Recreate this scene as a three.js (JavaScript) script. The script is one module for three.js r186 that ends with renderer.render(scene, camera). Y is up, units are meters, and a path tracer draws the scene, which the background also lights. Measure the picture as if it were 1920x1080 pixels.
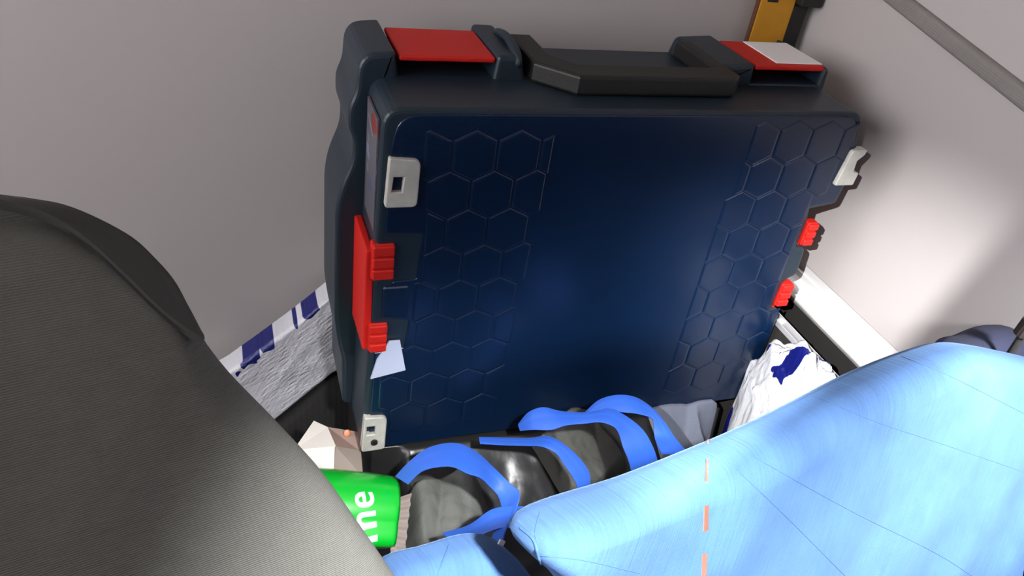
import * as THREE from 'three';
import { RoundedBoxGeometry } from 'three/addons/geometries/RoundedBoxGeometry.js';
import { mergeGeometries, mergeVertices } from 'three/addons/utils/BufferGeometryUtils.js';
import { RectAreaLightUniformsLib } from 'three/addons/lights/RectAreaLightUniformsLib.js';

const V3 = THREE.Vector3, V2 = THREE.Vector2;
const v = (x, y, z) => new V3(x, y, z);

// ------------------------------------------------------------------ camera, sky, lamps, exposure
const scene = new THREE.Scene();
const camera = new THREE.PerspectiveCamera(40.76, 16 / 9, 0.02, 50);
// camera axes: right, up and back, solved from the corners of the tool case (0.448 m wide)
const RIGHT = v(0.9436, 0.13405, 0.30273), UP = v(0.06914, 0.81443, -0.57612), BACK = v(-0.32378, 0.56456, 0.75923);
camera.position.set(-0.0986, 0.584, 0.5331);
camera.quaternion.setFromRotationMatrix(new THREE.Matrix4().makeBasis(RIGHT, UP, BACK));
camera.updateMatrixWorld(true);
scene.add(camera);

const SKY = 9;
scene.background = new THREE.Color(0.95 * SKY, 0.93 * SKY, 0.96 * SKY);      // overcast daylight coming in by the side window on the left

const renderer = new THREE.WebGLRenderer({ antialias: true });
renderer.shadowMap.enabled = true;
renderer.toneMapping = THREE.LinearToneMapping;
renderer.toneMappingExposure = 1.0;
RectAreaLightUniformsLib.init();

// two hand lamps outside the frame: [position, aim, candela, cone half angle, penumbra, source radius in cm]
const LAMPS = [
  { at: v(0.02, 0.665, 0.56), aim: v(0.08, -0.12, 0.22), cd: 4.6, cone: 29, pen: 1, size: 0.6, label: 'black hand lamp above the camera outside the picture lighting the gap between the seats' },
  { at: v(-0.22, 0.66, 0.56), aim: v(0.475, 0.11, 0.06), cd: 7.0, cone: 14, pen: 1, size: 0.1, flap: [v(0.52, 0.139, 0.09), v(0.52, 0.33, 0.132)], label: 'black hand lamp at the left outside the picture aimed at the right wall' },
  { at: v(0.46, 0.49, 0.50), aim: v(0.37, 0.14, 0.27), cd: 3.0, cone: 40, pen: 1, size: 1.5, label: 'black hand lamp at the right outside the picture lighting the large blue backrest' },
];

// ------------------------------------------------------------------ helpers
const F = 1453.7;
function ray(px, py) {
  return RIGHT.clone().multiplyScalar((px - 960) / F).addScaledVector(UP, -(py - 540) / F).addScaledVector(BACK, -1);
}
const at = (px, py, depth) => camera.position.clone().addScaledVector(ray(px, py), depth);
function onPlane(px, py, P, n) {
  const d = ray(px, py), t = P.clone().sub(camera.position).dot(n) / d.dot(n);
  return camera.position.clone().addScaledVector(d, t);
}
let seed = 7;
const rnd = () => { seed = (seed * 1664525 + 1013904223) >>> 0; return seed / 4294967296; };
function hash(x, y, z) { let h = (x * 374761393 + y * 668265263 + z * 2147483647) | 0; h = Math.imul(h ^ (h >>> 13), 1274126177); return ((h ^ (h >>> 16)) >>> 0) / 4294967296; }
function vnoise(x, y, z = 0) {
  const X = Math.floor(x), Y = Math.floor(y), Z = Math.floor(z), s = (t) => t * t * (3 - 2 * t);
  const a = s(x - X), b = s(y - Y), c = s(z - Z), L = (p, q, t) => p + (q - p) * t;
  const f = (k) => L(L(hash(X, Y, Z + k), hash(X + 1, Y, Z + k), a), L(hash(X, Y + 1, Z + k), hash(X + 1, Y + 1, Z + k), a), b);
  return L(f(0), f(1), c);
}
const fbm = (x, y, z = 0, o = 4) => { let r = 0, w = 0.5, k = 1; for (let i = 0; i < o; i++) { r += w * vnoise(x * k, y * k, z * k + i * 7.3); w *= 0.5; k *= 2.03; } return r; };

const used = new Map();
function numbered(name) { const n = used.get(name) ?? 0; used.set(name, n + 1); return n ? `${name}_${String(n).padStart(3, '0')}` : name; }
function put(name, geometry, material, parent = scene, label) {
  const m = new THREE.Mesh(geometry, material);
  m.name = parent === scene ? numbered(name) : partName(parent, name);
  m.castShadow = m.receiveShadow = true;
  if (label) m.userData.label = label;
  parent.add(m);
  return m;
}
function partName(parent, name) { const k = parent.uuid + name, n = used.get(k) ?? 0; used.set(k, n + 1); return n ? `${name}_${String(n).padStart(3, '0')}` : name; }
function tag(o, label, category, group) { o.userData.label = label; o.userData.category = category; if (group) o.userData.group = group; return o; }
function thing(name, label, category, position = v(0, 0, 0)) {
  const g = new THREE.Group(); g.name = numbered(name); g.position.copy(position); scene.add(g); return tag(g, label, category);
}
function struct(name, geometry, material) { const m = put(name, geometry, material); m.userData.kind = 'structure'; return m; }
// box between two corners, rounded edges
function box(x0, x1, y0, y1, z0, z1, r = 0.002, seg = 2) {
  const w = x1 - x0, h = y1 - y0, d = z1 - z0, g = r > 0 ? new RoundedBoxGeometry(w, h, d, seg, Math.min(r, w * 0.49, h * 0.49, d * 0.49)) : new THREE.BoxGeometry(w, h, d);
  g.translate((x0 + x1) / 2, (y0 + y1) / 2, (z0 + z1) / 2); return g;
}
// polygon in xy extruded from z0 to z1 with a rounded rim that stays inside the outline
function slab(points, z0, z1, bevel = 0.002, holes = [], seg = 3, wide = bevel) {
  const s = new THREE.Shape(points.map(([x, y]) => new V2(x, y)));
  for (const h of holes) s.holes.push(new THREE.Path(h.map(([x, y]) => new V2(x, y))));
  const g = new THREE.ExtrudeGeometry(s, { depth: Math.max(1e-4, z1 - z0 - 2 * bevel), bevelEnabled: bevel > 0, bevelThickness: bevel, bevelSize: wide, bevelOffset: -wide, bevelSegments: seg, curveSegments: 6 });
  g.translate(0, 0, z0 + bevel); return g;
}
// round the corners of a polygon: each point [x, y, radius]
function rounded(pts, n = 6) {
  const out = [], N = pts.length;
  for (let i = 0; i < N; i++) {
    const [x, y, r] = pts[i];
    if (!r) { out.push([x, y]); continue; }
    const p = new V2(x, y), a = new V2(...pts[(i + N - 1) % N].slice(0, 2)).sub(p), b = new V2(...pts[(i + 1) % N].slice(0, 2)).sub(p);
    const la = Math.min(r, a.length() * 0.49), lb = Math.min(r, b.length() * 0.49), A = p.clone().addScaledVector(a.normalize(), la), B = p.clone().addScaledVector(b.normalize(), lb);
    for (let k = 0; k <= n; k++) { const t = k / n, u = 1 - t; out.push([u * u * A.x + 2 * u * t * p.x + t * t * B.x, u * u * A.y + 2 * u * t * p.y + t * t * B.y]); }
  }
  return out;
}
function grid(nu, nv, fn, closedU = false) {              // fn(i / nu, j / nv) -> [Vector3, u, v]
  const pos = [], uv = [], idx = [];
  for (let j = 0; j <= nv; j++) for (let i = 0; i <= nu; i++) { const [p, a, b] = fn(i / nu, j / nv); pos.push(p.x, p.y, p.z); uv.push(a ?? i / nu, b ?? j / nv); }
  for (let j = 0; j < nv; j++) for (let i = 0; i < nu; i++) { const a = j * (nu + 1) + i, b = a + 1, c = a + nu + 1, d = c + 1; idx.push(a, b, d, a, d, c); }
  const g = new THREE.BufferGeometry();
  g.setAttribute('position', new THREE.Float32BufferAttribute(pos, 3)); g.setAttribute('uv', new THREE.Float32BufferAttribute(uv, 2)); g.setIndex(idx); g.computeVertexNormals();
  return g;
}
function turned(flip, g) { if (flip) { const ix = g.index.array; for (let i = 0; i < ix.length; i += 3) { const t = ix[i]; ix[i] = ix[i + 1]; ix[i + 1] = t; } g.computeVertexNormals(); } return g; }
// upholstered body: an outline in a local frame, a rounded rim of radius r, thickness T behind the front face, front padded outwards by puff
function pillow(outline, frame, { r = 0.03, T = 0.09, puff = 0.01, N = 220, M = 46, bump = null, centre = null } = {}) {
  const curve = new THREE.CatmullRomCurve3(outline.map(([x, y]) => v(x, y, 0)), true, 'centripetal'), rim = curve.getSpacedPoints(N);
  const c = centre ? v(centre[0], centre[1], 0) : rim.reduce((a, p) => a.add(p), v(0, 0, 0)).multiplyScalar(1 / rim.length);
  const out = [];
  const front = 30, arc = 8;
  let area = 0; for (let i = 0; i < N; i++) area += rim[i].x * rim[i + 1].y - rim[i + 1].x * rim[i].y;
  const flip = area * frame.e.clone().cross(frame.d).dot(frame.n) > 0;          // faces turned outwards
  return turned(flip, grid(N, front + 2 * arc + 8, (u, w) => {
    const k = Math.round(w * (front + 2 * arc + 8)), p = rim[Math.round(u * N)], R = p.distanceTo(c);
    let d, z;                                             // distance in from the rim, height over the front plane
    if (k <= front) { const t = k / front; d = r + (R - r) * Math.pow(1 - t, 1.6); z = 0; }
    else if (k <= front + arc) { const a = (k - front) / arc * Math.PI / 2; d = r - r * Math.sin(a); z = -r + r * Math.cos(a); }
    else if (k <= front + 2 * arc) { const a = (k - front - arc) / arc * Math.PI / 2; d = r - r * Math.cos(a); z = -(T - r) - r * Math.sin(a); }
    else { const t = (k - front - 2 * arc) / 8; d = r + (R - r) * t; z = -T; }
    d = Math.min(d, R);
    const q = p.clone().lerp(c, d / R);
    if (k <= front + arc) { z += puff * (1 - Math.exp(-d / 0.05)); if (bump) z += bump(q.x, q.y, d) * Math.min(1, d / r + 0.25); }
    return [frame.O.clone().addScaledVector(frame.e, q.x).addScaledVector(frame.d, q.y).addScaledVector(frame.n, z), q.x, q.y];
  }));
}
const toFrame = (f, px, py, lift = 0) => { const O = f.O.clone().addScaledVector(f.n, lift), p = onPlane(px, py, O, f.n).sub(O); return [p.dot(f.e), p.dot(f.d)]; };
// point on a finished mesh along a line of sight, lifted off along its normal
const caster = new THREE.Raycaster();
function hitter(mesh) {
  mesh.updateMatrixWorld(true);
  return (px, py, lift = 0) => {
    caster.set(camera.position, ray(px, py).normalize());
    const h = caster.intersectObject(mesh, false)[0];
    if (!h) return null;
    return h.point.clone().addScaledVector(h.face.normal.dot(caster.ray.direction) > 0 ? h.face.normal.clone().negate() : h.face.normal, lift);
  };
}
// ribbon of real thickness between two edge polylines
function ribbon(A, B, thick = 0.0014, n = 60) {
  const ca = new THREE.CatmullRomCurve3(A, false, 'centripetal'), cb = new THREE.CatmullRomCurve3(B, false, 'centripetal');
  const a = ca.getPoints(n), b = cb.getPoints(n), nrm = [];
  for (let i = 0; i <= n; i++) { const t = a[Math.min(n, i + 1)].clone().add(b[Math.min(n, i + 1)]).sub(a[Math.max(0, i - 1)]).sub(b[Math.max(0, i - 1)]); nrm.push(t.cross(b[i].clone().sub(a[i])).normalize()); }
  let len = 0;
  const L = a.map((p, i) => (i ? (len += p.distanceTo(a[i - 1])) : 0));
  return grid(8, n, (u, w) => {
    const i = Math.round(w * n), k = Math.round(u * 8), ring = [[0, 1], [0.33, 1.15], [0.67, 1.15], [1, 1], [1, -1], [0.67, -1], [0.33, -1], [0, -1], [0, 1]][k];
    return [a[i].clone().lerp(b[i], ring[0]).addScaledVector(nrm[i], ring[1] * thick / 2), ring[0] * 0.03, L[i]];
  });
}
function tube(points, radius, seg = 60, rs = 8, closed = false) { return new THREE.TubeGeometry(new THREE.CatmullRomCurve3(points, closed, 'centripetal'), seg, radius, rs, closed); }

// ------------------------------------------------------------------ textures and materials
function texture(n, fn, srgb = true) {
  const d = new Uint8Array(n * n * 4);
  for (let y = 0; y < n; y++) for (let x = 0; x < n; x++) { const c = fn(x / n, y / n, x, y); for (let k = 0; k < 3; k++) d[(y * n + x) * 4 + k] = Math.max(0, Math.min(255, c[k] * 255)); d[(y * n + x) * 4 + 3] = 255; }
  const t = new THREE.DataTexture(d, n, n); t.wrapS = t.wrapT = THREE.RepeatWrapping; t.magFilter = THREE.LinearFilter; t.minFilter = THREE.LinearMipmapLinearFilter; t.generateMipmaps = true;
  if (srgb) t.colorSpace = THREE.SRGBColorSpace; t.needsUpdate = true; return t;
}
const tile = (fn, n) => (x, y) => { const a = fn(x, y), b = fn(x - n, y), c = fn(x, y - n), d = fn(x - n, y - n), s = (t) => t * t * (3 - 2 * t), u = s(x / n), w = s(y / n); return (a * (1 - u) + b * u) * (1 - w) + (c * (1 - u) + d * u) * w; };
const grey = (g) => [g, g, g];
const rep = (t, x, y = x) => { const c = t.clone(); c.repeat.set(x, y); c.needsUpdate = true; return c; };
const grainN = tile((x, y) => fbm(x, y, 1, 5), 16), coarseN = tile((x, y) => fbm(x, y, 5, 4), 6);
const grainT = texture(512, (a, b) => grey(grainN(a * 16, b * 16)), false);
const speckT = texture(512, (a, b, x, y) => grey(0.5 + 0.5 * (hash(x, y, 3) - 0.5)), false);
// velour: nap laid in slanting streaks, worn paler patches, pale lint
const fibreN = tile((x, y) => vnoise(x, y * 0.06, 4), 256), mottleN = tile((x, y) => fbm(x, y, 11, 4), 8);
const velourT = texture(1024, (a, b, x, y) => {
  const s = fibreN(((a + b * 0.5) % 1) * 256, b * 256), p = mottleN(a * 8, b * 8), h = hash(x, y, 9), m = 0.80 + 0.05 * (s - 0.5) + 0.30 * (p - 0.48) + 0.06 * (h - 0.5), lint = h > 0.9988 ? 0.25 : 0;
  return [m + lint, m + lint, m + lint * 0.7];
});
const velourB = texture(512, (a, b, x, y) => grey(0.6 * fibreN(((a + b * 0.5) % 1) * 256, b * 256) + 0.4 * hash(x, y, 2)), false);
const ribT = texture(512, (a, b, x, y) => grey(0.5 + 0.32 * Math.sin(b * Math.PI * 2 * 64) + 0.3 * (hash(x, y, 4) - 0.5)), false);
const scuffT = texture(512, (a, b, x, y) => { const p = coarseN(a * 6, b * 6), s = grainN(a * 16, b * 16); return grey(0.80 + 0.24 * (p - 0.5) + 0.16 * (s - 0.5)); });
const fineT = texture(256, (a, b, x, y) => grey(0.9 + 0.1 * (grainN(a * 16, b * 16) - 0.5) + 0.08 * (hash(x, y, 6) - 0.5)));
const roughT = texture(512, (a, b) => grey(0.55 + 0.5 * (grainN(a * 16, b * 16) - 0.5) + 0.3 * (coarseN(a * 6, b * 6) - 0.5)), false);
const weaveT = texture(256, (a, b) => grey(0.5 + 0.25 * Math.sin(a * Math.PI * 2 * 12) + 0.25 * Math.sin(b * Math.PI * 2 * 64)), false);

const std = (color, o = {}) => new THREE.MeshPhysicalMaterial({ color: new THREE.Color().setRGB(...color), roughness: 0.6, ...o });
const M = {
  wall: std([0.435, 0.402, 0.392], { roughness: 0.55, bumpMap: rep(grainT, 4), bumpScale: 0.0003 }),
  sill: std([0.60, 0.59, 0.585], { roughness: 0.35 }),
  strip: std([0.23, 0.21, 0.20], { roughness: 0.6, bumpMap: rep(grainT, 6), bumpScale: 0.0004 }),
  rubber: std([0.02, 0.018, 0.016], { roughness: 0.7, bumpMap: rep(grainT, 9), bumpScale: 0.0006 }),
  metal: std([0.78, 0.78, 0.80], { roughness: 0.35, metalness: 0.6 }),
  floor: std([0.06, 0.055, 0.05], { roughness: 0.8, bumpMap: rep(grainT, 10), bumpScale: 0.001 }),
  navy: std([0.0105, 0.0195, 0.030], { roughness: 0.42, specularIntensity: 0.8, bumpMap: rep(speckT, 6), bumpScale: 0.00012, roughnessMap: null }),
  navyPanel: std([0.0017, 0.0095, 0.032], { roughness: 0.27, specularIntensity: 1.0, bumpMap: rep(speckT, 6), bumpScale: 0.00008 }),
  black: std([0.010, 0.0095, 0.009], { roughness: 0.5, specularIntensity: 0.8, bumpMap: rep(speckT, 6), bumpScale: 0.0002 }),
  red: std([0.50, 0.012, 0.008], { roughness: 0.5, specularIntensity: 0.5, bumpMap: rep(speckT, 6), bumpScale: 0.0001 }),
  clip: std([0.74, 0.72, 0.66], { roughness: 0.5, map: rep(scuffT, 9) }),
  white: std([0.80, 0.78, 0.77], { roughness: 0.55 }),
  paperBlue: std([0.42, 0.46, 0.60], { roughness: 0.3 }),
  yellow: std([0.92, 0.42, 0.014], { roughness: 0.5, map: rep(scuffT, 3) }),
  velour: std([0.084, 0.200, 0.465], { roughness: 0.95, map: rep(velourT, 4), bumpMap: rep(velourB, 5), bumpScale: 0.0003, sheen: 0.4, sheenRoughness: 0.6, sheenColor: new THREE.Color(0.3, 0.5, 0.8) }),
  navyCloth: std([0.022, 0.026, 0.06], { roughness: 0.95, bumpMap: rep(velourB, 9), bumpScale: 0.0008 }),
  thread: std([0.045, 0.11, 0.25], { roughness: 0.9 }),
  orange: std([0.80, 0.34, 0.24], { roughness: 0.9, bumpMap: rep(weaveT, 40), bumpScale: 0.001 }),
  seat: std([0.132, 0.131, 0.117], { roughness: 0.75, map: rep(fineT, 12), bumpMap: rep(ribT, 19), bumpScale: 0.00022 }),
  seatEdge: std([0.04, 0.039, 0.036], { roughness: 0.6, bumpMap: rep(grainT, 14), bumpScale: 0.0004 }),
  strap: std([0.022, 0.10, 0.50], { roughness: 0.55, bumpMap: rep(weaveT, 8, 24), bumpScale: 0.0001, sheen: 0.3, sheenColor: new THREE.Color(0.2, 0.4, 0.9) }),
};

// ------------------------------------------------------------------ the vehicle's load bay: walls with thickness, daylight enters by an open side window on the left
const XR = 0.52, ZB = -0.215, FLOOR = -0.40, TOP = 1.25;
const uvBox = (g) => { const p = g.attributes.position, n = g.attributes.normal, u = g.attributes.uv; for (let i = 0; i < p.count; i++) { const ax = Math.abs(n.getX(i)), ay = Math.abs(n.getY(i)); if (ax > 0.7) u.setXY(i, p.getZ(i), p.getY(i)); else if (ay > 0.7) u.setXY(i, p.getX(i), p.getZ(i)); else u.setXY(i, p.getX(i), p.getY(i)); } return g; };
struct('wall_back', uvBox(box(-1.3, XR + 0.05, FLOOR, TOP, ZB - 0.05, ZB, 0)), M.wall);
struct('wall_right', uvBox(box(XR, XR + 0.05, 0.139, TOP, ZB, 1.5, 0.003)), M.wall);
struct('wall_right_lower', uvBox(box(XR + 0.004, XR + 0.05, FLOOR, 0.125, ZB, 1.5, 0)), M.rubber);
{
  // left wall with its window opening: y 0.42 to 1.18, z -0.12 to 1.30
  const g = mergeGeometries([[FLOOR, 0.42, ZB - 0.05, 1.5], [1.18, TOP, ZB - 0.05, 1.5], [0.42, 1.18, ZB - 0.05, -0.12], [0.42, 1.18, 1.30, 1.5]].map(([a, b, c, d]) => uvBox(box(-1.35, -1.3, a, b, c, d, 0))));
  struct('wall_left', g, M.wall);
  struct('wall_front', uvBox(box(-1.35, XR + 0.05, FLOOR - 0.05, TOP + 0.05, 1.5, 1.55, 0)), M.wall);
}
struct('ceiling', uvBox(box(-1.35, XR + 0.05, TOP, TOP + 0.05, ZB - 0.05, 1.5, 0)), M.wall);
struct('floor', uvBox(box(-1.35, XR + 0.05, FLOOR - 0.05, FLOOR, ZB - 0.05, 1.5, 0)), M.floor);
// sill at the foot of the right wall: a rolled lip, then a dark channel
{
  const prof = rounded([[0.004, 0.130], [0, 0.1285], [0, 0.122], [-0.004, 0.1185], [-0.014, 0.117, 0.003], [-0.018, 0.108, 0.003], [-0.012, 0.100], [0.006, 0.098], [0.006, 0.125], [0.02, 0.1255], [0.02, 0.1385], [0.004, 0.1385]]);
  const g = slab(prof, 0, 1.69, 0); g.rotateY(0); g.translate(XR, 0, ZB + 0.002);
  struct('trim_1', g, M.sill);
}
{
  const a = v(XR - 0.002, 0.4385 + 0.019, -0.2), b = v(XR - 0.002, 0.335, 0.5);
  const len = a.distanceTo(b), g = new RoundedBoxGeometry(0.012, 0.0165, len, 3, 0.005);
  const m = struct('trim_2', g, M.strip); m.position.copy(a).lerp(b, 0.5); m.lookAt(b);
}
// slotted metal rail on the floor side of the channel
{
  const g = thing('metal_rail', 'thin bright metal rail with slots running along the dark channel under the right wall', 'rail');
  put('rail_body', box(0.453, 0.4546, 0.1035, 0.110, -0.06, 0.13, 0.0006), M.metal, g);
  put('rail_edge', box(0.4605, 0.4622, 0.1035, 0.1125, -0.06, 0.13, 0.0006), M.metal, g);
  for (let k = 0; k < 5; k++) put('rail_bridge', box(0.4553, 0.4608, 0.1035, 0.109, -0.055 + k * 0.042, -0.049 + k * 0.042, 0.0005), M.metal, g);
  put('rail_foot', box(0.453, 0.4625, FLOOR, 0.1040, -0.06, 0.13, 0.001), M.rubber, g, 'dark foot under the rail');
}
{
  const s = struct('trim_3', box(0.464, XR + 0.004, FLOOR, 0.055, ZB, 1.4, 0.003), M.rubber); s.userData.label = 'dark rubber floor of the channel';
}

// ------------------------------------------------------------------ the tool case
const toolCase = thing('tool_case', 'dark blue plastic tool case with red latches and black handle standing on its edge', 'tool case');
{
  const W = 0.45;
  // front half
  const outline = rounded([[-0.003, 0.002, 0.006], [0.001, 0.13], [0.0035, 0.25], [0.005, 0.3585, 0.016], [0.448, 0.3565, 0.012], [0.457, 0.321], [0.4625, 0.284], [0.460, 0.2605, 0.004], [0.431, 0.2555], [0.4335, 0.240], [0.4330, 0.2125], [0.4455, 0.2085, 0.004], [0.4485, 0.176, 0.006], [0.4375, 0.1705], [0.4335, 0.165], [0.4325, 0.134], [0.447, 0.127, 0.003], [0.448, 0.002, 0.006]]);
  put('front_shell', slab(outline, -0.074, -0.0012, 0.004), M.navy, toolCase);
  // rear half, bulging at the sides
  const left = [[-0.012, 0.004, 0.008], [-0.013, 0.066], [-0.0175, 0.088, 0.01], [-0.021, 0.118, 0.01], [-0.0205, 0.237, 0.012], [-0.0165, 0.259, 0.012], [-0.0065, 0.284, 0.01], [-0.006, 0.303, 0.006], [-0.0105, 0.314, 0.006], [-0.0105, 0.332, 0.006], [-0.005, 0.345, 0.006]];
  const rear = rounded([...left, [-0.003, 0.376, 0.018], [0.0255, 0.3785, 0.003], [0.0285, 0.3585], [0.1085, 0.3585], [0.1105, 0.378, 0.004], [0.132, 0.378, 0.006], [0.137, 0.3585], [0.318, 0.3585], [0.322, 0.3745, 0.006], [0.3625, 0.377, 0.003], [0.3645, 0.3585], [0.4415, 0.3585], [0.443, 0.376, 0.004], [0.449, 0.374, 0.006], [0.451, 0.345, 0.006],
    ...left.slice(0, -1).reverse().map(([x, y, r]) => [W - x * 0.6, y, r])]);
  put('rear_shell', slab(rear, -0.150, -0.064, 0.004), M.navy, toolCase);
  // panel with the raised hexagons
  const panel = rounded([[0.004, 0.003, 0.004], [0.0065, 0.126], [0.0335, 0.129, 0.002], [0.036, 0.1605, 0.002], [0.0165, 0.164, 0.002], [0.019, 0.203, 0.002], [0.0395, 0.2045, 0.002], [0.0415, 0.2495, 0.002], [0.011, 0.252], [0.012, 0.326, 0.006], [0.0175, 0.3545, 0.020], [0.440, 0.3535, 0.012], [0.453, 0.320], [0.458, 0.284], [0.455, 0.264, 0.004], [0.427, 0.260, 0.002], [0.427, 0.120, 0.004], [0.443, 0.116], [0.444, 0.004, 0.004]]);
  const panelMesh = put('front_panel', slab(panel, -0.012, 0.0002, 0.0012), M.navyPanel, toolCase);
  // smooth centre field between two grooves, its rims slanting as on the case
  // hexagons
  const cache = new Map(), hw = 0.0180, hy = 0.0222, sy = 0.0130, row = 0.0352;
  function hexPad(cx, cy, x0, x1, skipBelow) {
    let poly = [[0, -hy], [hw, -sy], [hw, sy], [0, hy], [-hw, sy], [-hw, -sy]].map(([x, y]) => [x * 0.985 + cx, y * 0.985 + cy]);
    for (const [lim, s] of [[x0, 1], [x1, -1]]) {
      const out = [];
      poly.forEach((p, i) => { const q = poly[(i + 1) % poly.length], a = s * (p[0] - lim), b = s * (q[0] - lim); if (a >= 0) out.push(p); if (a * b < 0) { const t = a / (a - b); out.push([lim, p[1] + (q[1] - p[1]) * t]); } });
      poly = out;
    }
    if (poly.length < 3 || Math.max(...poly.map((p) => p[0])) - Math.min(...poly.map((p) => p[0])) < 0.008) return;
    const key = poly.map(([x, y]) => (x - cx).toFixed(4) + ',' + (y - cy).toFixed(4)).join(' ');
    if (!cache.has(key)) cache.set(key, slab(poly.map(([x, y]) => [x - cx, y - cy]), -0.0012, 0.0010, 0.0009, [], 3, 0.0025));
    const m = put('hexagon_pad', cache.get(key), M.navyPanel, panelMesh); m.position.set(cx, cy, 0);
  }
  for (let j = 0; j < 10; j++) {
    const vy = 0.0165 + j * row, cy = vy + hy, odd = j % 2;
    for (let k = -1; k < 4; k++) {
      const cx = 0.0784 + (odd ? 0.0185 : 0) + (k - 1) * 0.037;                  // left field
      const x0 = cy > 0.262 ? (cy > 0.33 ? 0.024 : 0.038) : cy > 0.195 ? 0.044 : cy > 0.12 ? 0.038 : cy < 0.06 ? 0.024 : 0.012;
      if (cy < 0.345) hexPad(cx, cy, x0, 0.131 + 0.014 * cy / 0.35);
      const rx = 0.3790 + (odd ? 0.0178 : 0) + (k - 1.02) * 0.0357;               // right field
      if (cy < 0.345) hexPad(rx, cy + 0.0105 * 0 + 0.008, cy > 0.25 ? 0.333 : 0.326, cy > 0.27 ? (cy < 0.32 ? 0.440 : 0.446) : cy > 0.11 ? 0.4255 : 0.442);
    }
  }
  // latches on the top, each over an open recess
  const latchShape = (x0, x1) => { const g = mergeGeometries([box(x0, x1, 0.3708, 0.3755, -0.137, -0.0665, 0.0018), box(x0 + 0.002, x1 - 0.002, 0.3605, 0.372, -0.137, -0.118, 0.002)]); return g; };
  put('latch', latchShape(0.029, 0.1095), M.red, toolCase);
  const l2 = put('latch', latchShape(0.3655, 0.4445), M.red, toolCase, 'red latch with a white sticker');
  put('latch_sticker', box(0.3925, 0.4455, 0.3752, 0.3762, -0.1345, -0.0735, 0.0004), M.white, l2);
  // handle mount beside the left latch
  const ring = new THREE.TorusGeometry(0.0125, 0.0045, 10, 28); ring.rotateY(Math.PI / 2); ring.scale(1, 0.75, 2.3); ring.translate(0.129, 0.3725, -0.1);
  put('handle_mount', ring, M.navy, toolCase);
  // handle: U of black plastic lying forward over the front half
  const U = [[0.141, 0.134], [0.141, 0.060], [0.171, 0.030], [0.322, 0.030], [0.3315, 0.040], [0.3315, 0.134], [0.3165, 0.134], [0.3165, 0.060], [0.181, 0.060], [0.163, 0.082], [0.163, 0.134]].map(([x, z]) => [x, -z]);
  const hg = slab(U.slice().reverse(), 0, 0.0172, 0.0028); hg.rotateX(Math.PI / 2);   // xy outline laid flat: y -> z
  hg.translate(0, 0.3752, 0);
  put('handle', hg, M.black, toolCase);
  // clips
  const clip = (x0, x1, y0, y1, hole, extra, opts = {}) => put('corner_clip', slab(rounded(opts.shape ?? [[x0, y0, 0.003], [x1, y0, 0.005], [x1 + 0.0006, y1, 0.006], [x0 + 0.002, y1 + 0.002, 0.002]]), -0.006, 0.0045, 0.0012, hole ? [hole] : []), M.clip, toolCase, opts.label);
  clip(0.0085, 0.0345, 0.2775, 0.3185, [[0.0135, 0.2915], [0.0215, 0.2915], [0.0225, 0.3045], [0.0145, 0.3045]].reverse());
  clip(-0.003, 0.0200, 0.004, 0.0475, [[0.0015, 0.0265], [0.0095, 0.0265], [0.0095, 0.0375], [0.0015, 0.0375]].reverse());
  put('clip_pin', (() => { const g = new THREE.CylinderGeometry(0.0032, 0.0036, 0.003, 16); g.rotateX(Math.PI / 2); g.translate(0.009, 0.0165, 0.0050); return g; })(), M.black, toolCase, 'small dark pin in the lower clip');
  clip(0, 0, 0, 0, null, null, { label: 'white clip notched at the outer side', shape: [[0.4425, 0.2845, 0.002], [0.4645, 0.2845, 0.002], [0.4655, 0.2975, 0.001], [0.4585, 0.2995], [0.4575, 0.3105], [0.4635, 0.3165], [0.4645, 0.3215, 0.001], [0.4475, 0.3215, 0.004]] });
  // side latches: a plate on the flank with two ribbed tabs that grip the front
  const tab = (x0, x1, y0, y1) => { const parts = [box(x0, x1, y0, y1, -0.010, 0.001, 0.002)], n = 3, h = (y1 - y0) / n; for (let k = 0; k < n; k++) parts.push(box(x0 + 0.0006, x1 - 0.0002, y0 + k * h + 0.0008, y0 + (k + 1) * h - 0.0008, -0.004, 0.0034, 0.0018)); return mergeGeometries(parts); };
  const plate = rounded([[0.068, 0.232, 0.002], [0.002, 0.235, 0.004], [0.002, 0.128, 0.004], [0.074, 0.120, 0.003]].map(([z, y, r]) => [-z, y, r]));
  const pg = slab(plate.slice().reverse(), 0, 0.007, 0.0018); pg.rotateY(-Math.PI / 2); pg.translate(0.0015, 0, 0);
  const sl = put('side_latch', (() => { const m = new THREE.Matrix4().makeBasis(v(0, 0, 1), v(0, 1, 0), v(-1, 0, 0)); const g = slab(plate, 0, 0.007, 0.0018); g.applyMatrix4(m); g.translate(0.003, 0, 0); return g; })(), M.red, toolCase);
  put('tab', tab(0.0005, 0.0195, 0.2065, 0.2415), M.red, sl); put('tab', tab(0.0005, 0.0168, 0.128, 0.1595), M.red, sl);
  const sr = put('side_latch', box(0.434, 0.440, 0.13, 0.238, -0.07, -0.006, 0.002), M.red, toolCase);
  put('tab', tab(0.434, 0.4465, 0.2145, 0.241), M.red, sr); put('tab', tab(0.4325, 0.4470, 0.138, 0.1665), M.red, sr);
  // catch block between the two tabs on the left
  put('latch_catch', box(0.011, 0.034, 0.164, 0.199, -0.012, 0.0016, 0.003), M.navyPanel, toolCase);
  // stickers
  const stk = [[0.0285, 0.1395], [0.0185, 0.1395], [0.0085, 0.1195], [0.0035, 0.0975], [0.0355, 0.1040]];
  put('sticker', slab(stk, 0.0003, 0.0028, 0.0003), M.paperBlue, toolCase, 'pale paper sticker under the lower tab');
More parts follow.
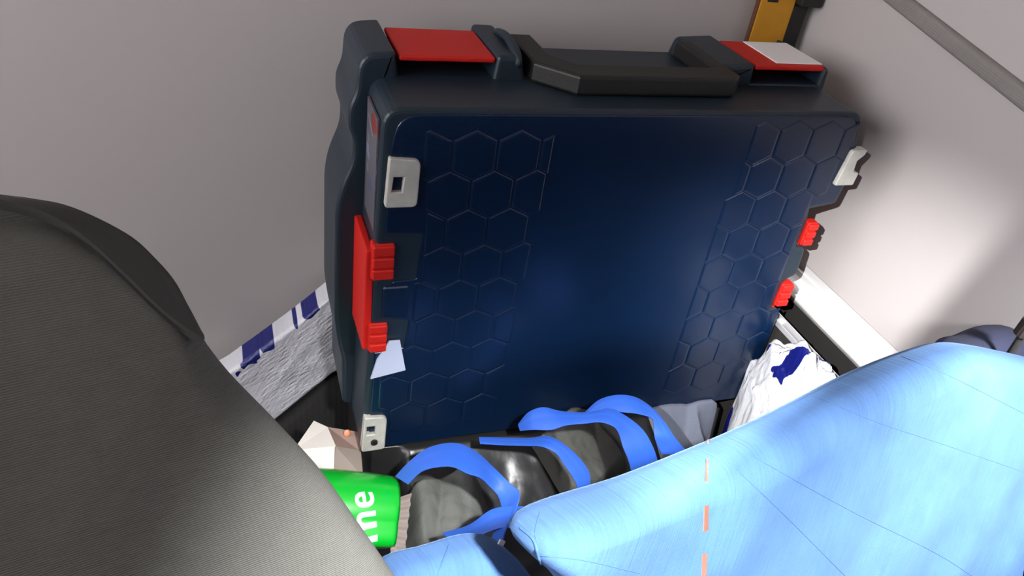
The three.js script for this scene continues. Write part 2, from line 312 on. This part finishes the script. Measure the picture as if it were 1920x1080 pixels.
  const cv = document.createElement('canvas'); cv.width = 128; cv.height = 512; const c2 = cv.getContext('2d');
  c2.fillStyle = '#56545c'; c2.fillRect(0, 0, 128, 512); c2.fillStyle = '#7a2a24'; c2.beginPath(); c2.ellipse(88, 50, 34, 42, 0, 0, 7); c2.fill();
  c2.strokeStyle = '#9a9aa6'; c2.lineWidth = 7; for (const [y, l] of [[60, 60], [150, 20], [205, 34], [232, 24], [290, 22]]) { c2.beginPath(); c2.moveTo(16, y); c2.lineTo(16 + l, y + l * 0.9); c2.stroke(); }
  c2.fillStyle = '#6d7894'; c2.fillRect(10, 190, 26, 52); c2.fillStyle = '#4a4c66'; c2.fillRect(30, 320, 60, 60);
  const lt = new THREE.CanvasTexture(cv); lt.colorSpace = THREE.SRGBColorSpace;
  const lg = new THREE.BoxGeometry(0.0016, 0.098, 0.046);
  put('side_label', lg, std([1, 1, 1], { map: lt, roughness: 0.35 }), toolCase, 'worn grey printed label with a red mark').position.set(0.0036, 0.297, -0.032);
}

// ------------------------------------------------------------------ yellow tool in the corner
{
  const g = thing('spirit_level', 'upright yellow box-section spirit level with black edge standing in the wall corner', 'spirit level');
  put('body', uvBox(box(0.4445, 0.4905, FLOOR, 0.62, -0.2030, -0.196, 0.002)), M.yellow, g);
  put('edge_strip', box(0.4905, 0.5095, FLOOR + 0.001, 0.398, -0.2035, -0.196, 0.002), M.black, g, 'black rubber edge');
  put('edge_line', box(0.4432, 0.4452, FLOOR + 0.001, 0.62, -0.2025, -0.1965, 0.0006), std([0.09, 0.03, 0.01]), g);
  put('cap', box(0.4900, 0.5180, 0.3990, 0.43, ZB + 0.002, -0.185, 0.003), M.black, g, 'black cap reaching to the right wall');
  put('vial_mark', box(0.453, 0.466, 0.4005, 0.424, -0.1965, -0.1945, 0.0006), M.black, g);
}

// ------------------------------------------------------------------ seats in the foreground
const yaw = THREE.MathUtils.degToRad(13.7), lean = THREE.MathUtils.degToRad(20);
const H = v(Math.sin(yaw), 0, Math.cos(yaw));
const face = (O) => ({ O, e: v(Math.cos(yaw), 0, -Math.sin(yaw)), d: v(0, -Math.cos(lean), 0).addScaledVector(H, Math.sin(lean)), n: v(0, Math.sin(lean), 0).addScaledVector(H, Math.cos(lean)) });
{
  const g = thing('seat_backrest', 'large blue velour seat backrest with a dashed orange seam at lower right', 'seat backrest');
  const f = face(at(1200, 868, 0.357)), r = 0.020, pts = [[1012, 1052], [972, 1018], [953, 990], [968, 970], [1010, 950], [1160, 900], [1300, 842], [1400, 797], [1500, 747], [1600, 696], [1700, 657], [1765, 640], [1810, 644], [1865, 655], [1920, 668], [1990, 690]].map(([x, y]) => toFrame(f, x, y, -0.032));
  const last = pts[pts.length - 1];
  const lim = (y, x = 0.497) => [(x - f.O.x - f.d.x * y) / f.e.x, y];
  pts.push(lim(last[1] + 0.05, 0.485), lim(last[1] + 0.14, 0.502), lim(0.60, 0.502), [pts[0][0] + 0.16, 0.60], [pts[0][0] + 0.085, 0.2], [pts[0][0] + 0.03, pts[0][1] + 0.055]);
  const bump = (x, y) => 0.006 * (fbm(x * 9, y * 9, 2, 3) - 0.45) + 0.0016 * Math.sin(x * 50 + y * 60);
  const cover = put('cover', pillow(pts, f, { r, T: 0.046, puff: 0.002, bump, N: 320, centre: [pts[7][0] + 0.06, 0.16] }), M.velour, g);
  const surf = hitter(cover);
  const line = (list, rad, name) => { const p = new THREE.CatmullRomCurve3(list.map(([a, b]) => v(a, b, 0)), false, 'centripetal').getPoints(40).map((q) => surf(q.x, q.y, 0)).filter(Boolean); if (p.length < 3) return; put(name, new THREE.TubeGeometry(new THREE.CatmullRomCurve3(p), 60, rad, 6), M.thread, g); };
  line([[976, 990], [1000, 1012], [1012, 1050], [1035, 1090]], 0.0008, 'piping');
  line([[1520, 740], [1640, 790], [1760, 830], [1920, 885]], 0.00028, 'seam');
  line([[1690, 668], [1780, 705], [1920, 775]], 0.00028, 'seam');
  line([[1400, 850], [1600, 960], [1760, 1040], [1830, 1085]], 0.00028, 'seam');
  line([[1380, 880], [1470, 965], [1590, 1085]], 0.00028, 'seam');
  line([[1012, 960], [1003, 1000], [1006, 1012]], 0.00028, 'seam');
  line([[1015, 1042], [1090, 1050], [1200, 1075]], 0.00028, 'seam');
  for (const [x0, y0, x1, y1] of [[1327, 812, 1327, 832], [1327, 862, 1325, 905], [1324, 946, 1323, 996], [1321, 1036, 1320, 1080]]) {
    let ya = y0; while (!surf(x0, ya) && ya < y1 - 4) ya += 3;
    const a = surf(x0, ya + 2), b = surf(x1, y1);
    if (!a || !b) continue;
    const L = a.distanceTo(b), s = new RoundedBoxGeometry(0.0034, 0.0012, L, 2, 0.0005);
    const m = put('stitch', s, M.orange, g, 'orange dash of the decorative seam');
    m.position.copy(a).lerp(b, 0.5); const zz = b.clone().sub(a).normalize(), xx = f.n.clone().cross(zz).normalize(); m.quaternion.setFromRotationMatrix(new THREE.Matrix4().makeBasis(xx, zz.clone().cross(xx), zz));
  }
}
{
  const g = thing('seat_backrest', 'small blue velour seat backrest at the bottom edge beside the grey seat', 'seat backrest');
  const f = face(at(850, 1030, 0.394)), r = 0.016, pts = [[1000, 1098], [975, 1062], [945, 1024], [915, 1003], [880, 1000], [800, 1022], [720, 1048]].map(([x, y]) => toFrame(f, x, y, -0.028));
  pts.push([pts[6][0] - 0.012, pts[6][1] + 0.02], [pts[6][0] - 0.004, 0.1], [pts[6][0] + 0.02, 0.6], [0.05, 0.6], [pts[0][0] + 0.012, 0.12]);
  const bump = (x, y) => 0.004 * (fbm(x * 14 + 5, y * 14, 6, 3) - 0.45);
  const cover = put('cover', pillow(pts, f, { r, T: 0.04, puff: 0.003, bump, N: 200, centre: [-0.04, 0.16] }), M.velour, g);
  const surf = hitter(cover);
  for (const l of [[[842, 1022], [830, 1052], [815, 1090]], [[890, 1008], [920, 1022], [950, 1040]]]) put('seam', tube(l.map(([a, b]) => surf(a, b)).filter(Boolean), 0.0004, 30, 6), M.thread, g);
  const t = at(946, 1019, 0.399), tg = new RoundedBoxGeometry(0.0045, 0.006, 0.0012, 2, 0.0005);
  const m = put('care_tag', tg, M.white, g, 'tiny white fabric tag'); m.position.copy(surf(938, 1022) ?? t); m.rotation.set(-0.4, 0.3, -0.6);
}
{
  const g = thing('pillow', 'dark navy cloth pillow tucked behind the top corner of the large blue backrest', 'pillow');
  const f = face(at(1850, 640, 0.615)); f.O.addScaledVector(f.n, 0);
  const r = 0.018, pts = [[1800, 654], [1835, 636], [1872, 619], [1905, 616], [1940, 624], [1985, 645]].map(([x, y]) => toFrame(f, x, y, -r * 0.7));
  const l = pts[5]; pts.push([l[0] - 0.004, l[1] + 0.05], [pts[0][0] + 0.005, l[1] + 0.055]);
  put('pillow_cover', pillow(pts, f, { r, T: 0.04, puff: 0.004, N: 140, bump: (x, y) => 0.003 * (fbm(x * 20, y * 20, 3, 3) - 0.45) }), M.navyCloth, g);
}
{
  const p = at(1926, 615, 0.60), g = thing('adjuster_knob', 'small ribbed black-brown knob at the right picture edge above the navy pillow', 'knob', p);
  const kg = new THREE.CylinderGeometry(0.006, 0.0066, 0.014, 28, 1); const ps = kg.attributes.position; for (let i = 0; i < ps.count; i++) { const a = Math.atan2(ps.getZ(i), ps.getX(i)), k = 1 + 0.08 * Math.cos(a * 14); ps.setX(i, ps.getX(i) * k); ps.setZ(i, ps.getZ(i) * k); } kg.computeVertexNormals();
  put('knob_grip', kg, std([0.03, 0.02, 0.016]), g); const st = new THREE.CylinderGeometry(0.003, 0.003, 0.03, 12); st.translate(0, -0.02, 0); put('stem', st, M.rubber, g);
}
{
  const g = thing('seat_backrest', 'grey seat back with ribbed fabric and a dark curved border at the left', 'seat backrest');
  const n = v(0.2, 0.35, 0.9).normalize(), e = v(0.9, 0, -0.2).normalize(), d = e.clone().cross(n).normalize().multiplyScalar(1);
  if (d.y > 0) d.negate();
  const f = { O: at(300, 760, 0.254), e, d, n }, r = 0.014;
  const pts = [[-160, 352], [0, 378], [60, 383], [130, 396], [190, 420], [248, 450], [292, 487], [330, 530], [352, 575], [378, 630], [425, 693], [520, 792], [600, 880], [670, 978], [740, 1080], [800, 1180]].map(([x, y]) => toFrame(f, x, y, -r));
  const b = pts[15]; pts.push([b[0] + 0.004, 0.30], [b[0] - 0.05, 0.62], [-0.22, 0.62], [-0.26, 0.2], [-0.24, -0.06]);
  const bump = (x, y) => 0.004 * (fbm(x * 12, y * 12, 8, 3) - 0.45);
  put('cover', pillow(pts, f, { r, T: 0.03, puff: 0.004, bump, N: 300, centre: [-0.06, 0.16] }), M.seat, g);
  const surf = (px, py, lift) => { const [x, y] = toFrame(f, px, py, 0.002); return f.O.clone().addScaledVector(f.e, x).addScaledVector(f.d, y).addScaledVector(f.n, 0.0015 + lift); };
  const inner = [[-120, 372], [0, 384], [60, 398], [120, 425], [180, 468], [240, 524], [300, 582], [350, 622], [376, 640]], outer = [[-120, 360], [0, 379], [60, 386], [128, 398], [246, 453], [290, 492], [326, 534], [352, 585], [376, 634]];
  put('piping', tube(inner.map(([a, c]) => surf(a, c, -0.0008)), 0.0012, 60, 8), M.rubber, g, 'dark seam along the border');
  put('border', ribbon(inner.map(([a, c]) => surf(a, c, 0.0006)), outer.map(([a, c]) => surf(a, c, -0.0055)), 0.003), M.seatEdge, g, 'smooth dark border strip');
}

// ------------------------------------------------------------------ bags and packages in the gap
let bagBody, bagTop;
// black bag that carries the case, with blue carrying straps
{
  const g = thing('shopping_bag', 'glossy black shopping bag with blue carrying straps under the tool case', 'bag');
  const top = bagTop = (x, z) => {
    let y = z < 0.004 ? -0.004 : -0.004 - 0.10 * Math.min(1, (z - 0.004) / 0.19) ** 0.8;
    const k = Math.min(1, Math.max(0, (z - 0.004) / 0.02));
    { const a = Math.min(1, Math.max(0, ((z > 0 ? 0.045 : -0.06) - x) / 0.05)), b = Math.min(1, Math.max(0, (x - 0.375) / 0.03)) * k; y -= 0.2 * a * a * (3 - 2 * a) + 0.12 * b; }
    y += k * (0.028 * (fbm(x * 14, z * 14, 2, 4) - 0.5) + 0.012 * (Math.abs(fbm(x * 22 + z * 9, z * 22, 7, 3) - 0.45)));
    return y;
  };
  const X0 = 0.008, X1 = 0.412, Z0 = -0.155, Z1 = 0.20;
  const bodyG = grid(110, 110, (u, w) => {
    // rim rows fold down to the floor so that the bag is closed
    const e = 0.06, uu = Math.min(1, Math.max(0, (u - e) / (1 - 2 * e))), ww = Math.min(1, Math.max(0, (w - e) / (1 - 2 * e)));
    const fold = Math.max(e - u, u - 1 + e, e - w, w - 1 + e, 0) / e, x = X0 + (X1 - X0) * uu, z = Z0 + (Z1 - Z0) * ww;
    return [v(x, top(x, z) * (1 - fold) + FLOOR * fold, z), x * 2.2, z * 2.2 + fold * 0.4];
  });
  // grid winding: u along x, w along z gives downward faces, turn them
  { const ix = bodyG.index.array; for (let i = 0; i < ix.length; i += 3) { const t = ix[i]; ix[i] = ix[i + 1]; ix[i + 1] = t; } bodyG.computeVertexNormals(); }
  bagBody = put('bag_body', bodyG, std([0.017, 0.0165, 0.017], { roughness: 0.33, bumpMap: rep(grainT, 1.5), bumpScale: 0.001 }), g);
  const strap = (list, name = 'strap') => put(name, ribbon(list.map(([a, b, , , dA]) => at(a, b, dA)), list.map(([, , c, d, dA, dB]) => at(c, d, dB ?? dA))), M.strap, g);
  // [edge A px, edge B px, depth of A, depth of B]
  strap([[742, 893, 766, 908, 0.72, 0.70], [768, 866, 792, 884, 0.70, 0.68], [800, 842, 822, 876, 0.69, 0.665], [836, 832, 850, 876, 0.685, 0.655], [866, 834, 876, 888, 0.68, 0.65], [898, 852, 900, 896, 0.675, 0.65], [926, 878, 918, 912, 0.67, 0.655], [955, 905, 935, 932, 0.66, 0.66], [973, 924, 942, 956, 0.65, 0.66], [966, 958, 936, 975, 0.64, 0.65], [948, 995, 926, 1000, 0.63, 0.64], [940, 1030, 915, 1025, 0.61, 0.62]]);
  strap([[830, 1000, 850, 1020, 0.66, 0.645], [880, 985, 890, 1008, 0.655, 0.64], [925, 955, 940, 990, 0.65, 0.635], [975, 950, 975, 992, 0.645, 0.63], [1010, 955, 1005, 990, 0.64, 0.63]]);
  strap([[898, 820, 900, 832, 0.75, 0.742], [945, 821, 948, 835, 0.745, 0.735], [990, 822, 990, 836, 0.735, 0.725], [1030, 819, 1018, 838, 0.725, 0.715], [1058, 834, 1042, 850, 0.715, 0.71], [1085, 858, 1058, 872, 0.705, 0.70], [1104, 885, 1074, 895, 0.695, 0.69], [1107, 905, 1082, 915, 0.685, 0.68], [1100, 930, 1070, 930, 0.67, 0.67]]);
  strap([[972, 796, 976, 808, 0.745, 0.74], [992, 773, 1000, 806, 0.735, 0.725], [1018, 764, 1035, 806, 0.73, 0.715], [1050, 771, 1060, 798, 0.725, 0.712], [1090, 774, 1100, 794, 0.72, 0.71], [1122, 770, 1126, 792, 0.715, 0.705], [1140, 766, 1150, 800, 0.715, 0.70], [1166, 776, 1160, 812, 0.71, 0.695], [1205, 806, 1168, 838, 0.70, 0.69], [1224, 838, 1178, 862, 0.69, 0.68], [1235, 870, 1185, 890, 0.67, 0.66]]);
  strap([[1098, 772, 1110, 778, 0.735, 0.73], [1124, 750, 1140, 772, 0.73, 0.72], [1158, 741, 1178, 774, 0.725, 0.71], [1190, 745, 1205, 778, 0.72, 0.70], [1222, 765, 1224, 786, 0.71, 0.70], [1248, 795, 1226, 804, 0.70, 0.695], [1266, 822, 1228, 822, 0.69, 0.69], [1290, 850, 1240, 850, 0.67, 0.67]]);
}
// white plastic bags with blue print
function bagPrint(k) {
  return texture(512, (a, b, x, y) => {
    const w = fbm(a * 9, b * 9, k, 4), s = 0.86 + 0.12 * (w - 0.5), m = k === 11 ? (b > 0.84 + 0.18 * (vnoise(a * 22, 3) - 0.4) && b < 0.95 + 0.05 * (vnoise(a * 30, 8) - 0.5) && fbm(a * 14, b * 3, 3, 3) > 0.44 ? 1 : 0) : (fbm(a * 7 + 2, b * 7, 21, 3) > 0.565 ? 1 : 0);
    return m ? [0.07, 0.10, 0.42] : [s, s, s * 1.01];
  });
}
{
  const f = { O: v(-0.06, -0.03, -0.165), e: v(Math.cos(0.70), Math.sin(0.70), 0), d: v(-Math.sin(0.70), Math.cos(0.70), 0), n: v(0, 0, 1) };
  const L = (px, py) => toFrame(f, px, py, -0.006);
  const pts = [L(628, 545), L(560, 598), L(495, 645), L(430, 692), [L(430, 692)[0] - 0.08, L(430, 692)[1]], [L(430, 692)[0] - 0.09, L(520, 780)[1]], L(480, 812), L(522, 778), L(575, 735), L(622, 698), [L(622, 698)[0] + 0.05, L(622, 698)[1]], [L(628, 545)[0] + 0.05, L(628, 545)[1]]];
  const bump = (x, y) => 0.012 * (fbm(x * 16, y * 16, 12, 4) - 0.45);
  const gg = pillow(pts, f, { r: 0.006, T: 0.035, puff: 0.003, N: 160, bump });
  const uv = gg.attributes.uv, lo = L(522, 778)[1], hi = L(495, 645)[1]; for (let i = 0; i < uv.count; i++) uv.setXY(i, uv.getX(i) * 4, (uv.getY(i) - lo) / (hi - lo) * 0.92);
  tag(put('plastic_bag', gg, std([0.80, 0.80, 0.84], { map: bagPrint(11), roughness: 0.4, bumpMap: rep(grainT, 3), bumpScale: 0.002 })), 'white plastic bag with ragged blue printed border on the back wall behind the grey seat', 'bag');
}
{
  // crumpled white bag between case, rail and backrest
  const c = v(0.432, 0.030, 0.080);
  const gg = grid(90, 60, (u, w) => {
    const th = u * Math.PI * 2, ph = w * Math.PI, sx = Math.sin(ph) * Math.cos(th), sy = -Math.cos(ph), sz = Math.sin(ph) * Math.sin(th);
    const wr = 1 + 0.7 * (Math.abs(fbm(sx * 2.2 + 5, sy * 2.2 + 1, sz * 2.2 + 3, 4) - 0.47) - 0.08) + 0.25 * (fbm(sx * 1.2, sy * 1.2 + 9, sz * 1.2, 2) - 0.4);
    return [v(c.x + 0.020 * sx * wr, c.y + (sy < 0 ? 0.36 : 0.104) * sy * wr, c.z + 0.075 * sz * wr), u * 2, w];
  });
  tag(put('plastic_bag', gg, std([0.82, 0.82, 0.84], { map: bagPrint(13), roughness: 0.35, side: THREE.DoubleSide, bumpMap: rep(grainT, 2), bumpScale: 0.003 })), 'crumpled white plastic bag with blue marks between the tool case and the metal rail', 'bag');
}
// paper carton left of the bag
{
  const g = thing('paper_carton', 'torn white paper carton with brown inside wedged below the corner of the tool case', 'carton');
  const D = 0.74;
  const poly = (list, thick, m, name) => {                                     // folded sheet from corner points with their depths
    const P = list.map(([x, y, d]) => at(x, y, d)), n = P[1].clone().sub(P[0]).cross(P[2].clone().sub(P[0])).normalize().multiplyScalar(thick / 2);
    const pos = [], idx = [], N = P.length; for (const s of [1, -1]) for (const p of P) pos.push(p.x + s * n.x, p.y + s * n.y, p.z + s * n.z);
    for (let i = 1; i < N - 1; i++) { idx.push(0, i, i + 1, N, N + i + 1, N + i); } for (let i = 0; i < N; i++) { const j = (i + 1) % N; idx.push(i, N + i, N + j, i, N + j, j); }
    let q = new THREE.BufferGeometry(); q.setAttribute('position', new THREE.Float32BufferAttribute(pos, 3)); q.setAttribute('uv', new THREE.Float32BufferAttribute(new Array(pos.length / 3 * 2).fill(0), 2)); q.setIndex(idx); q = q.toNonIndexed(); q.computeVertexNormals(); return put(name, q, m, g);
  };
  const wp = std([0.74, 0.70, 0.64], { roughness: 0.8 }), bp = std([0.34, 0.24, 0.20], { roughness: 0.7 });
  poly([[550, 845, 0.76], [588, 790, 0.80], [614, 802, 0.80], [630, 838, 0.765], [624, 840, 0.76]], 0.002, wp, 'flap');
  poly([[550, 845, 0.76], [628, 838, 0.762], [626, 888, 0.735], [585, 905, 0.72]], 0.002, wp, 'side');
  poly([[614, 802, 0.80], [676, 812, 0.80], [676, 848, 0.775], [630, 838, 0.764]], 0.002, bp, 'inside');
  poly([[628, 838, 0.763], [676, 846, 0.775], [680, 895, 0.74], [625, 892, 0.733]], 0.002, std([0.30, 0.25, 0.21], { roughness: 0.8 }), 'side');
  const o = at(651, 812, 0.79), og = new THREE.IcosahedronGeometry(0.0035, 1); og.scale(1, 1.3, 0.8); const om = put('foil_scrap', og, std([0.9, 0.30, 0.16], { roughness: 0.3 }), g, 'small orange foil scrap'); om.position.copy(o);
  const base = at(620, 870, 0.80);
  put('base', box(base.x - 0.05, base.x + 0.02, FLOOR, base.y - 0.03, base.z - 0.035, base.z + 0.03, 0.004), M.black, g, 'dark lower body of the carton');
}
// black cloth bag deep in the gap behind the case
{
  const f = { O: v(-0.05, -0.1, -0.17), e: v(1, 0, 0), d: v(0, -1, 0), n: v(0, 0, 1) };
  const pts = [[470, 812], [520, 780], [575, 734], [625, 694], [690, 690], [735, 780], [730, 880], [640, 900], [540, 890], [470, 860]].map(([x, y]) => toFrame(f, x, y, -0.012));
  tag(put('cloth_bag', pillow(pts, f, { r: 0.012, T: 0.035, puff: 0.006, N: 120, bump: (x, y) => 0.01 * (fbm(x * 18, y * 18, 31, 3) - 0.45) }), std([0.012, 0.011, 0.012], { roughness: 0.9, bumpMap: rep(weaveT, 12), bumpScale: 0.0004 })), 'black cloth bag in the dark gap below the white plastic bag with ragged border', 'bag');
}
// green film-wrapped package
{
  const cv = document.createElement('canvas'); cv.width = 1024; cv.height = 512; const c = cv.getContext('2d');
  c.fillStyle = '#00a526'; c.fillRect(0, 0, 1024, 512);
  c.fillStyle = '#0c7a26'; c.fillRect(0, 120, 1024, 18); c.fillStyle = '#8fd0a0'; for (let i = 0; i < 60; i++) c.fillRect(420 + i * 9.5, 118 + (i % 3) * 2, 5 + (i % 4), 12);
  c.save(); c.translate(785, 262); c.scale(9.57, 2.265); c.rotate(-Math.PI / 2 - 0.22); c.fillStyle = '#ffffff'; c.font = 'bold 31px sans-serif'; c.textAlign = 'center'; c.fillText('me', 0, 0); c.restore();
  const t = new THREE.CanvasTexture(cv); t.colorSpace = THREE.SRGBColorSpace; t.wrapS = t.wrapT = THREE.RepeatWrapping;
  const A = at(520, 944, 0.700), B = at(738, 961, 0.738), ax = B.clone().sub(A), len = ax.length(); ax.normalize();
  const toCam = camera.position.clone().sub(B); toCam.addScaledVector(ax, -toCam.dot(ax)).normalize(); const side = ax.clone().cross(toCam).normalize();   // toCam faces us, side points up or down
  if (side.y < 0) side.negate();
  const R = 0.035;
  const seamFold = (th) => { let a = -th * 180 / Math.PI; if (a < -180) a += 360; const s = (t) => { t = Math.min(1, Math.max(0, t)); return t * t * (3 - 2 * t); }; return 1 + 0.25 * (a < 42 ? s((a - 12) / 30) : 1 - s((a - 42) / 26)); };   // lengthwise seam of the film, folded up
  const gg = grid(216, 40, (u, w) => {
    const th = u * Math.PI * 2, end = Math.min(w, 1 - w), k = Math.min(1, end / 0.03), rr = R * (0.25 + 0.75 * Math.sqrt(1 - (1 - k) ** 2)) * seamFold(th) * (1 - 0.06 * (2 * w - 1) ** 2) * (1 + 0.012 * (fbm(Math.cos(th) * 2 + 4, Math.sin(th) * 2, w * 4, 3) - 0.45));
    return [A.clone().addScaledVector(ax, len * w).addScaledVector(toCam, Math.cos(th) * rr).addScaledVector(side, Math.sin(th) * rr), w, (u + 0.5) % 1];
  });
  const g = thing('wrapped_package', 'glossy green film-wrapped package with white lettering behind the grey seat', 'package');
  // texture: v 0.5 faces the camera
  const uv = gg.attributes.uv; for (let j = 0; j <= 40; j++) for (let i = 0; i <= 216; i++) { const q = i / 216; uv.setXY(j * 217 + i, j / 40, q < 0.5 ? 0.5 + q : q - 0.5); }
  put('film', gg, std([1, 1, 1], { map: t, roughness: 0.27, specularIntensity: 1, clearcoat: 1, clearcoatRoughness: 0.27 }), g);
  const e = grid(24, 8, (u, w) => { const x = B.clone().addScaledVector(ax, -0.002 + 0.014 * w), h = (u - 0.5) * (0.05 + 0.012 * w); return [x.addScaledVector(side, h - 0.012).addScaledVector(toCam, 0.012 + 0.002 * Math.sin(u * 40)), u, w]; });
  put('film_end', e, std([0.5, 0.42, 0.38], { roughness: 0.15, side: THREE.DoubleSide, transmission: 0.5, thickness: 0 }), g, 'crimped clear end of the film');
  g.position.set(0, 0, 0);
}
// cloths lying on the bag
{
  const onBag = hitter(bagBody);
  const cloth = (px, py, w, l, turn, color, k0, name, label, amp = 1) => {
    const c = onBag(px, py), ct = Math.cos(turn), st = Math.sin(turn);
    const gg = grid(60, 40, (u, q) => {
      const x = (u - 0.5) * w, z = (q - 0.5) * l, k = Math.min(1, Math.min(u, 1 - u, q, 1 - q) / 0.08), X = c.x + x * ct + z * st, Z = c.z - x * st + z * ct;
      const y = bagTop(X, Z) + 0.005 + amp * (0.004 + 0.022 * fbm(x * 26 + k0, z * 26, k0, 4) + 0.008 * Math.abs(Math.sin(x * 60 + z * 34 + k0))) * Math.sqrt(k);
      return [v(X, y, Z), x * 4, z * 4];
    });
    tag(put(name, turned(true, gg), std(color, { roughness: 0.7, side: THREE.DoubleSide, bumpMap: rep(grainT, 12), bumpScale: 0.0004 }), scene), label, 'cloth');
  };
  cloth(800, 1000, 0.13, 0.07, 0.2, [0.085, 0.088, 0.080], 15, 'folded_cloth', 'dark grey folded cloth between the green package and the small blue backrest');
  cloth(1085, 868, 0.075, 0.075, 0.5, [0.060, 0.060, 0.052], 27, 'folded_cloth', 'olive grey folded cloth on the black bag under the blue straps');
  cloth(1285, 800, 0.09, 0.05, 0.1, [0.13, 0.145, 0.19], 41, 'folded_cloth', 'pale grey folded cloth below the lower right edge of the tool case', 0.4);
}

// ------------------------------------------------------------------ lamps outside the frame
LAMPS.forEach((l) => {
  const dir = l.aim.clone().sub(l.at).normalize();
  const g = thing('hand_lamp', l.label, 'lamp', l.at);
  g.quaternion.setFromUnitVectors(v(0, 0, 1), dir);
  const b = new THREE.LatheGeometry([[0, -0.14], [0.012, -0.14], [0.013, -0.05], [0.020, -0.02], [0.021, -0.006], [0.0185, -0.006], [0.0185, -0.012], [0, -0.012]].map(([x, y]) => new V2(x, y)), 32); b.rotateX(Math.PI / 2);
  put('lamp_body', b, M.black, g);
  const d = new THREE.CircleGeometry(0.0182, 32); d.translate(0, 0, -0.0085);
  put('lamp_lens', d, std([0.9, 0.9, 0.9], { emissive: new THREE.Color(1, 1, 1), emissiveIntensity: 4 }), g);
  if (l.flap) {                                                                 // hinged shutter of the lamp, its straight edge cuts the beam
    const [p, q] = l.flap.map((w) => l.at.clone().lerp(w, 0.12)), up = q.clone().sub(p).normalize(), out = up.clone().cross(dir).normalize(); if (out.z < 0) out.negate();
    const fg = new RoundedBoxGeometry(0.16, 0.24, 0.0016, 2, 0.0007); fg.translate(0.08, 0, 0);
    const m = put('shutter', fg, M.black, g), mid = p.clone().lerp(q, 0.5);
    const basis = new THREE.Matrix4().makeBasis(out, up, out.clone().cross(up)).setPosition(mid), inv = new THREE.Matrix4().compose(l.at, g.quaternion, v(1, 1, 1)).invert();
    m.applyMatrix4(inv.multiply(basis));
  }
  const s = new THREE.SpotLight(0xffffff, l.cd, 0, THREE.MathUtils.degToRad(l.cone), l.pen, 2);
  s.name = 'hand_lamp_beam'; s.castShadow = true; s.shadow.radius = l.size; s.shadow.mapSize.set(2048, 2048); s.shadow.bias = -0.0005; s.shadow.camera.near = 0.02;
  s.position.copy(l.at).addScaledVector(dir, 0.003); s.target.position.copy(l.aim); scene.add(s, s.target);
});

renderer.render(scene, camera);
